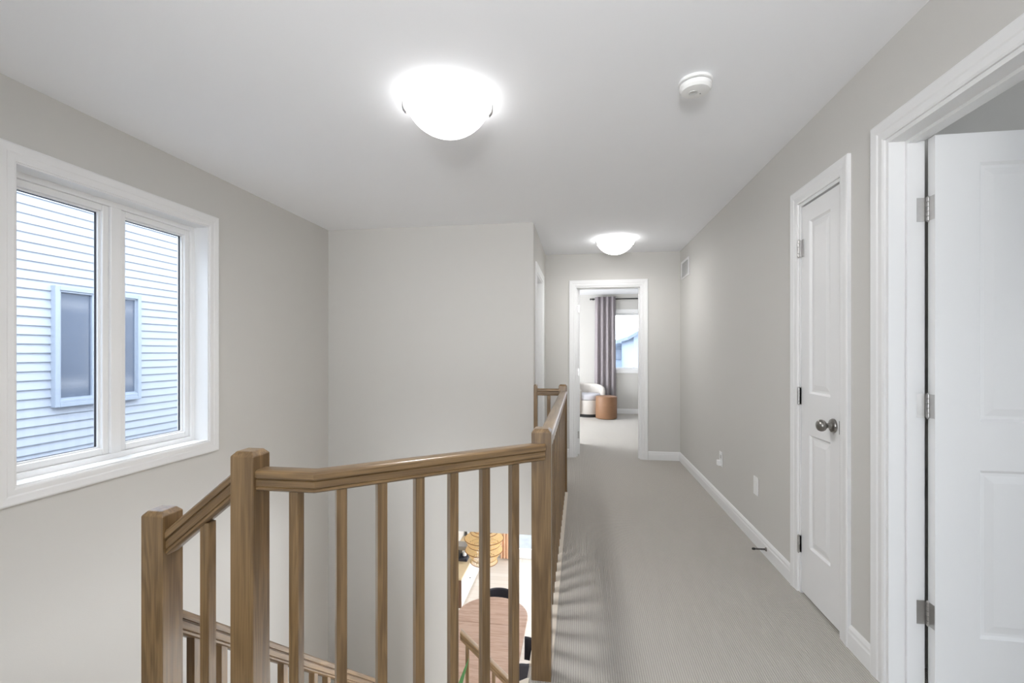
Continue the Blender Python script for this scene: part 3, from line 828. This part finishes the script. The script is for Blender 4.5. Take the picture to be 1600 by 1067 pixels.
t = thing('sideboard', 'low white sideboard with beige top along the dining room wall', 'sideboard', (LX, 7.67, ZL))
MB().box(0.005, 0.02, 0.05, 0.41, 1.76, 0.52).build('carcass', M['cabinet'], t)
mb = MB().box(0.005, 0.0, 0.05, 0.424, 0.02, 0.52); mb.build('side_panel', M['sidewood'], t)
mb = MB().box(0.005, 1.76, 0.05, 0.424, 1.78, 0.52); mb.build('side_panel', M['sidewood'], t)
MB().box(0.005, -0.005, 0.52, 0.432, 1.785, 0.552).build('top', M['stonetop'], t, bevel=0.003)
MB().box(0.03, 0.05, 0.0, 0.37, 1.73, 0.05).build('plinth', M['cabinet'], t)
for k in range(3):
    a = 0.022 + k * 0.58
    d = MB().box(0.411, a, 0.055, 0.427, a + 0.576, 0.515).build('door', M['cabinet'], t, bevel=0.002)
    MB().lathe([(0.005, 0.427), (0.005, 0.438), (0.012, 0.442), (0.012, 0.450), (0.006, 0.454)], (0, a + (0.54 if k != 2 else 0.04), 0.30), 16, axis='X').build('knob', M['dark'], d, smooth=True)

t = thing('coffee_machine', 'small black coffee machine on the white sideboard', 'coffee machine', (LX + 0.22, 8.42, ZL + 0.552))
MB().box(-0.11, -0.13, 0, 0.15, 0.13, 0.05).build('base', M['chairblack'], t, bevel=0.008)
MB().box(-0.11, -0.12, 0.05, 0.0, 0.12, 0.25).build('body', M['dark'], t, bevel=0.008)
MB().box(-0.11, -0.12, 0.20, 0.13, 0.12, 0.27).build('brew_head', M['nickel'], t, bevel=0.008)
MB().lathe([(0.028, 0.055), (0.038, 0.06), (0.042, 0.13), (0.040, 0.13), (0.034, 0.065)], (0.07, 0, 0), 20).build('cup', M['pot'], t, smooth=True)

t = thing('plant_stand', 'white cube stand holding the small potted plant past the sideboard', 'stand', (LX + 0.24, 9.56, ZL))
MB().box(-0.16, -0.06, 0.70, 0.16, 0.20, 0.74).build('top', M['cabinet'], t, bevel=0.003)
for sx in (-1, 1):
    MB().box(sx * 0.15 - 0.012, -0.05, 0, sx * 0.15 + 0.012, 0.19, 0.70).build('side_panel', M['cabinet'], t)
MB().box(-0.138, -0.045, 0.30, 0.138, 0.185, 0.32).build('shelf', M['cabinet'], t)
def strap_leaf(base, tip, width, bend, n=9):
    B, T = Vector(base), Vector(tip); d = T - B
    side = d.cross(Vector((0.3, 1, 0.1))).normalized(); out = Vector((d.x, d.y, 0)); out = out.normalized() if out.length > 1e-4 else Vector((1, 0, 0))
    nrm = side.cross(d).normalized()
    L_, R_, rings = [], [], []
    for i in range(n):
        f = i / (n - 1)
        c = B + d * f - out * bend * math.sin(math.pi * f)
        w = width / 2 * min(1, 0.55 + 1.6 * f) * (1 - f ** 3) + 0.001
        rings.append([tuple(c - side * w), tuple(c + nrm * 0.002), tuple(c + side * w), tuple(c - nrm * 0.003)])
    return MB().loops(rings)
t = thing('potted_plant', 'small dark green plant in a white pot on the cube stand', 'plant', (LX + 0.28, 9.60, ZL + 0.74))
MB().lathe([(0.05, 0), (0.062, 0.005), (0.075, 0.13), (0.070, 0.13), (0.066, 0.115), (0.001, 0.115)], n=28).build('pot', M['pot'], t, smooth=True)
for k in range(14):
    a = R(k * 137.5); r = 0.015 + 0.04 * (k % 4) / 4
    strap_leaf((r * math.cos(a) * 0.5, r * math.sin(a) * 0.5, 0.112), (r * 1.8 * math.cos(a), r * 1.8 * math.sin(a), 0.20 + 0.03 * (k % 3)), 0.022, 0.01, 6).build('leaf', M['leafd'], t, smooth=True)
t = thing('potted_plant', 'tall green strap-leaved plant on the stair landing by the lowest rail', 'plant', (-1.19, 4.07, L2 - RI))
MB().lathe([(0.07, 0), (0.085, 0.006), (0.10, 0.20), (0.095, 0.20), (0.09, 0.18), (0.001, 0.18)], n=32).build('pot', M['pot'], t, smooth=True)
for tip, bs, wd, bd in (((0.20, 0.02, 0.85), (0.03, 0, 0.17), 0.052, 0.02), ((-0.14, 0.05, 0.34), (-0.02, 0.01, 0.17), 0.055, 0.02), ((0.05, -0.15, 0.33), (0, -0.02, 0.17), 0.055, 0.02),
                        ((-0.18, -0.06, 0.30), (-0.03, -0.01, 0.17), 0.055, 0.03), ((0.14, 0.10, 0.34), (0.01, 0.02, 0.17), 0.055, 0.02)):
    strap_leaf(bs, tip, wd, bd, 12).build('leaf', M['leaf'], t, smooth=True)

# rattan pendant
t = thing('pendant_light', 'tiered woven rattan pendant lamp above the dining table', 'pendant lamp', (-1.185, 5.70, ZD))
MB().lathe([(0.055, 0), (0.055, -0.02), (0.01, -0.03)], n=24).build('canopy', M['dark'], t, smooth=True)
MB().tube([(0, 0, -0.02), (0, 0, -0.62)], 0.004, 8).build('cord', M['dark'], t)
tiers = [(0.13, -0.56), (0.165, -0.585), (0.242, -0.655), (0.195, -0.735), (0.232, -0.80), (0.150, -0.905), (0.168, -0.945)]
for r, z in tiers:
    MB().tube([(r * math.cos(2 * math.pi * k / 48), r * math.sin(2 * math.pi * k / 48), z) for k in range(48)], 0.0045, 6, True).build('hoop', M['rattand'], t, smooth=True)
for i in range(len(tiers) - 1):
    (r0, zz0), (r1, zz1) = tiers[i], tiers[i + 1]
    mb = MB(); n = 64
    for k in range(n):
        a = 2 * math.pi * k / n; b = a + 0.055
        p0 = (r0 * math.cos(a), r0 * math.sin(a), zz0); p1 = (r0 * math.cos(b), r0 * math.sin(b), zz0)
        q0 = (r1 * math.cos(a + 0.10), r1 * math.sin(a + 0.10), zz1); q1 = (r1 * math.cos(b + 0.10), r1 * math.sin(b + 0.10), zz1)
        k_ = 0.985
        sh = lambda v: (v[0] * k_, v[1] * k_, v[2])
        mb.loops([[p0, p1, sh(p1), sh(p0)], [q0, q1, sh(q1), sh(q0)]])
    mb.build('cane_band', M['rattan'], t, kind='stuff')
MB().lathe([(0.012, -0.62), (0.014, -0.66), (0.030, -0.70), (0.034, -0.73), (0.024, -0.76), (0.001, -0.77)], n=20).build('bulb', M['bulb'], t, smooth=True)

wavy_curtain('curtain', 'tan curtain at the edge of the dining room patio door', -1.68, -1.36, YF - 0.08, ZL + 0.02, ZL + 2.25, 5, 0.03, M['fabric_tan'])

# ------------------------------------------------------------------ outdoors
h = thing('neighbour_house', 'pale blue-white sided house wall close outside the stair window', 'house', (-6.0, 0, -3.6))
MB().box(-8, -8, 0, -0.03, 16, 7.4).build('wall', M['siding'], h)
EXP = 0.1016
bd = None
for k in range(72):
    z = 0.08 + k * EXP
    if bd is None:
        mb = MB()
        prof = [(-0.03, 0), (0.018, 0), (0.018, 0.007), (0.0, EXP), (-0.03, EXP)]
        mb.loops([[(x, -8, zz) for x, zz in prof], [(x, 16, zz) for x, zz in prof]])
        bd = mb.build('siding_board', M['siding'], h); bd.location = (0, 0, z)
    else: copy_obj(bd, h, (0, 0, z))
ZG = 3.6
win = MB(); rect_frame(win, 'X', -0.02, 0.075, 4.526, 5.586, 0.628 + ZG, 2.03 + ZG, 0.050)
win.box(-0.02, 4.576, 0.678 + ZG, 0.070, 5.536, 0.712 + ZG)
wf = win.build('window', M['extrim'], h, bevel=0.004)
for a, b, ms in ((4.576, 5.009, 1), (4.985, 5.536, 0)):
    xx = 0.058 if ms else 0.048
    mb = MB(); rect_frame(mb, 'X', -0.02, xx, a, b, 0.712 + ZG, 1.98 + ZG, 0.020)
    if ms: mb.box(-0.02, b - 0.062, 0.732 + ZG, xx, b - 0.020, 1.96 + ZG)
    mb.build('sash', M['extrim'], wf)
MB().box(-0.02, 4.58, 0.715 + ZG, 0.032, 5.53, 1.975 + ZG).build('pane', M['darkglass'], wf)
MB().add([(0.35, -8.3, 7.35), (0.35, 16.3, 7.35), (-4, 16.3, 9.4), (-4, -8.3, 9.4), (0.35, -8.3, 7.25), (0.35, 16.3, 7.25), (-4, 16.3, 9.3), (-4, -8.3, 9.3)],
         [(0, 1, 2, 3), (4, 7, 6, 5), (0, 4, 5, 1), (1, 5, 6, 2), (2, 6, 7, 3), (3, 7, 4, 0)]).build('roof', M['roof'], h)

def far_house(x, y, w, d, eave, ridge, label, wins, gable):
    h = thing('house', label, 'house', (x, y, -3.6))
    MB().box(0, 0, 0, w, d, eave + 3.6).build('wall', M['stucco'], h)
    e, r = eave + 3.6, ridge + 3.6
    o = 0.4
    if gable:
        mb = MB().add([(0, 0, e), (w, 0, e), (w / 2, 0, r - 0.15), (0, d, e), (w, d, e), (w / 2, d, r - 0.15)], [(0, 1, 2), (3, 5, 4), (0, 3, 4, 1), (1, 4, 5, 2), (2, 5, 3, 0)]); mb.build('gable', M['stucco'], h)
        vs = []
        for yy in (-o, d + o): vs += [(-o, yy, e - 0.25), (w / 2, yy, r), (w + o, yy, e - 0.25), (w + o, yy, e - 0.05), (w / 2, yy, r + 0.2), (-o, yy, e - 0.05)]
        MB().loops([vs[:6], vs[6:]]).build('roof', M['roof'], h)
    else:
        MB().loops([[(-o, -o, e), (w + o, -o, e), (w + o, d + o, e), (-o, d + o, e)], [(-o, -o, e + 0.18), (w + o, -o, e + 0.18), (w + o, d + o, e + 0.18), (-o, d + o, e + 0.18)],
                    [(d / 2 - 1, d / 2, r), (w - d / 2 + 1, d / 2, r), (w - d / 2 + 1, d / 2 + 0.1, r), (d / 2 - 1, d / 2 + 0.1, r)]]).build('roof', M['roof'], h)
    for a, b, za, zb in wins:
        mb = MB(); rect_frame(mb, 'Y', -0.06, 0.02, a, b, za + 3.6, zb + 3.6, 0.09); f = mb.build('window', M['roof'], h)
        MB().box(a + 0.08, -0.02, za + 3.68, b - 0.08, 0.0, zb + 3.52).build('pane', M['extrim'], f)
    MB().tube([(w - 0.1, -0.06, 0.1), (w - 0.1, -0.06, e)], 0.05, 8).build('downpipe', M['roof'], h)
    return h
far_house(-6.5, 40.5, 10.3, 8, 1.70, 3.1, 'far pale house with a dark framed window under a low grey roof', [(9.35, 9.98, 0.55, 1.5), (5.0, 6.6, 0.2, 1.4)], False)
far_house(3.4, 31, 7.5, 9, 2.25, 4.4, 'far pale gabled house at the side of the bedroom window view', [(1.6, 3.0, -0.2, 1.1)], True)
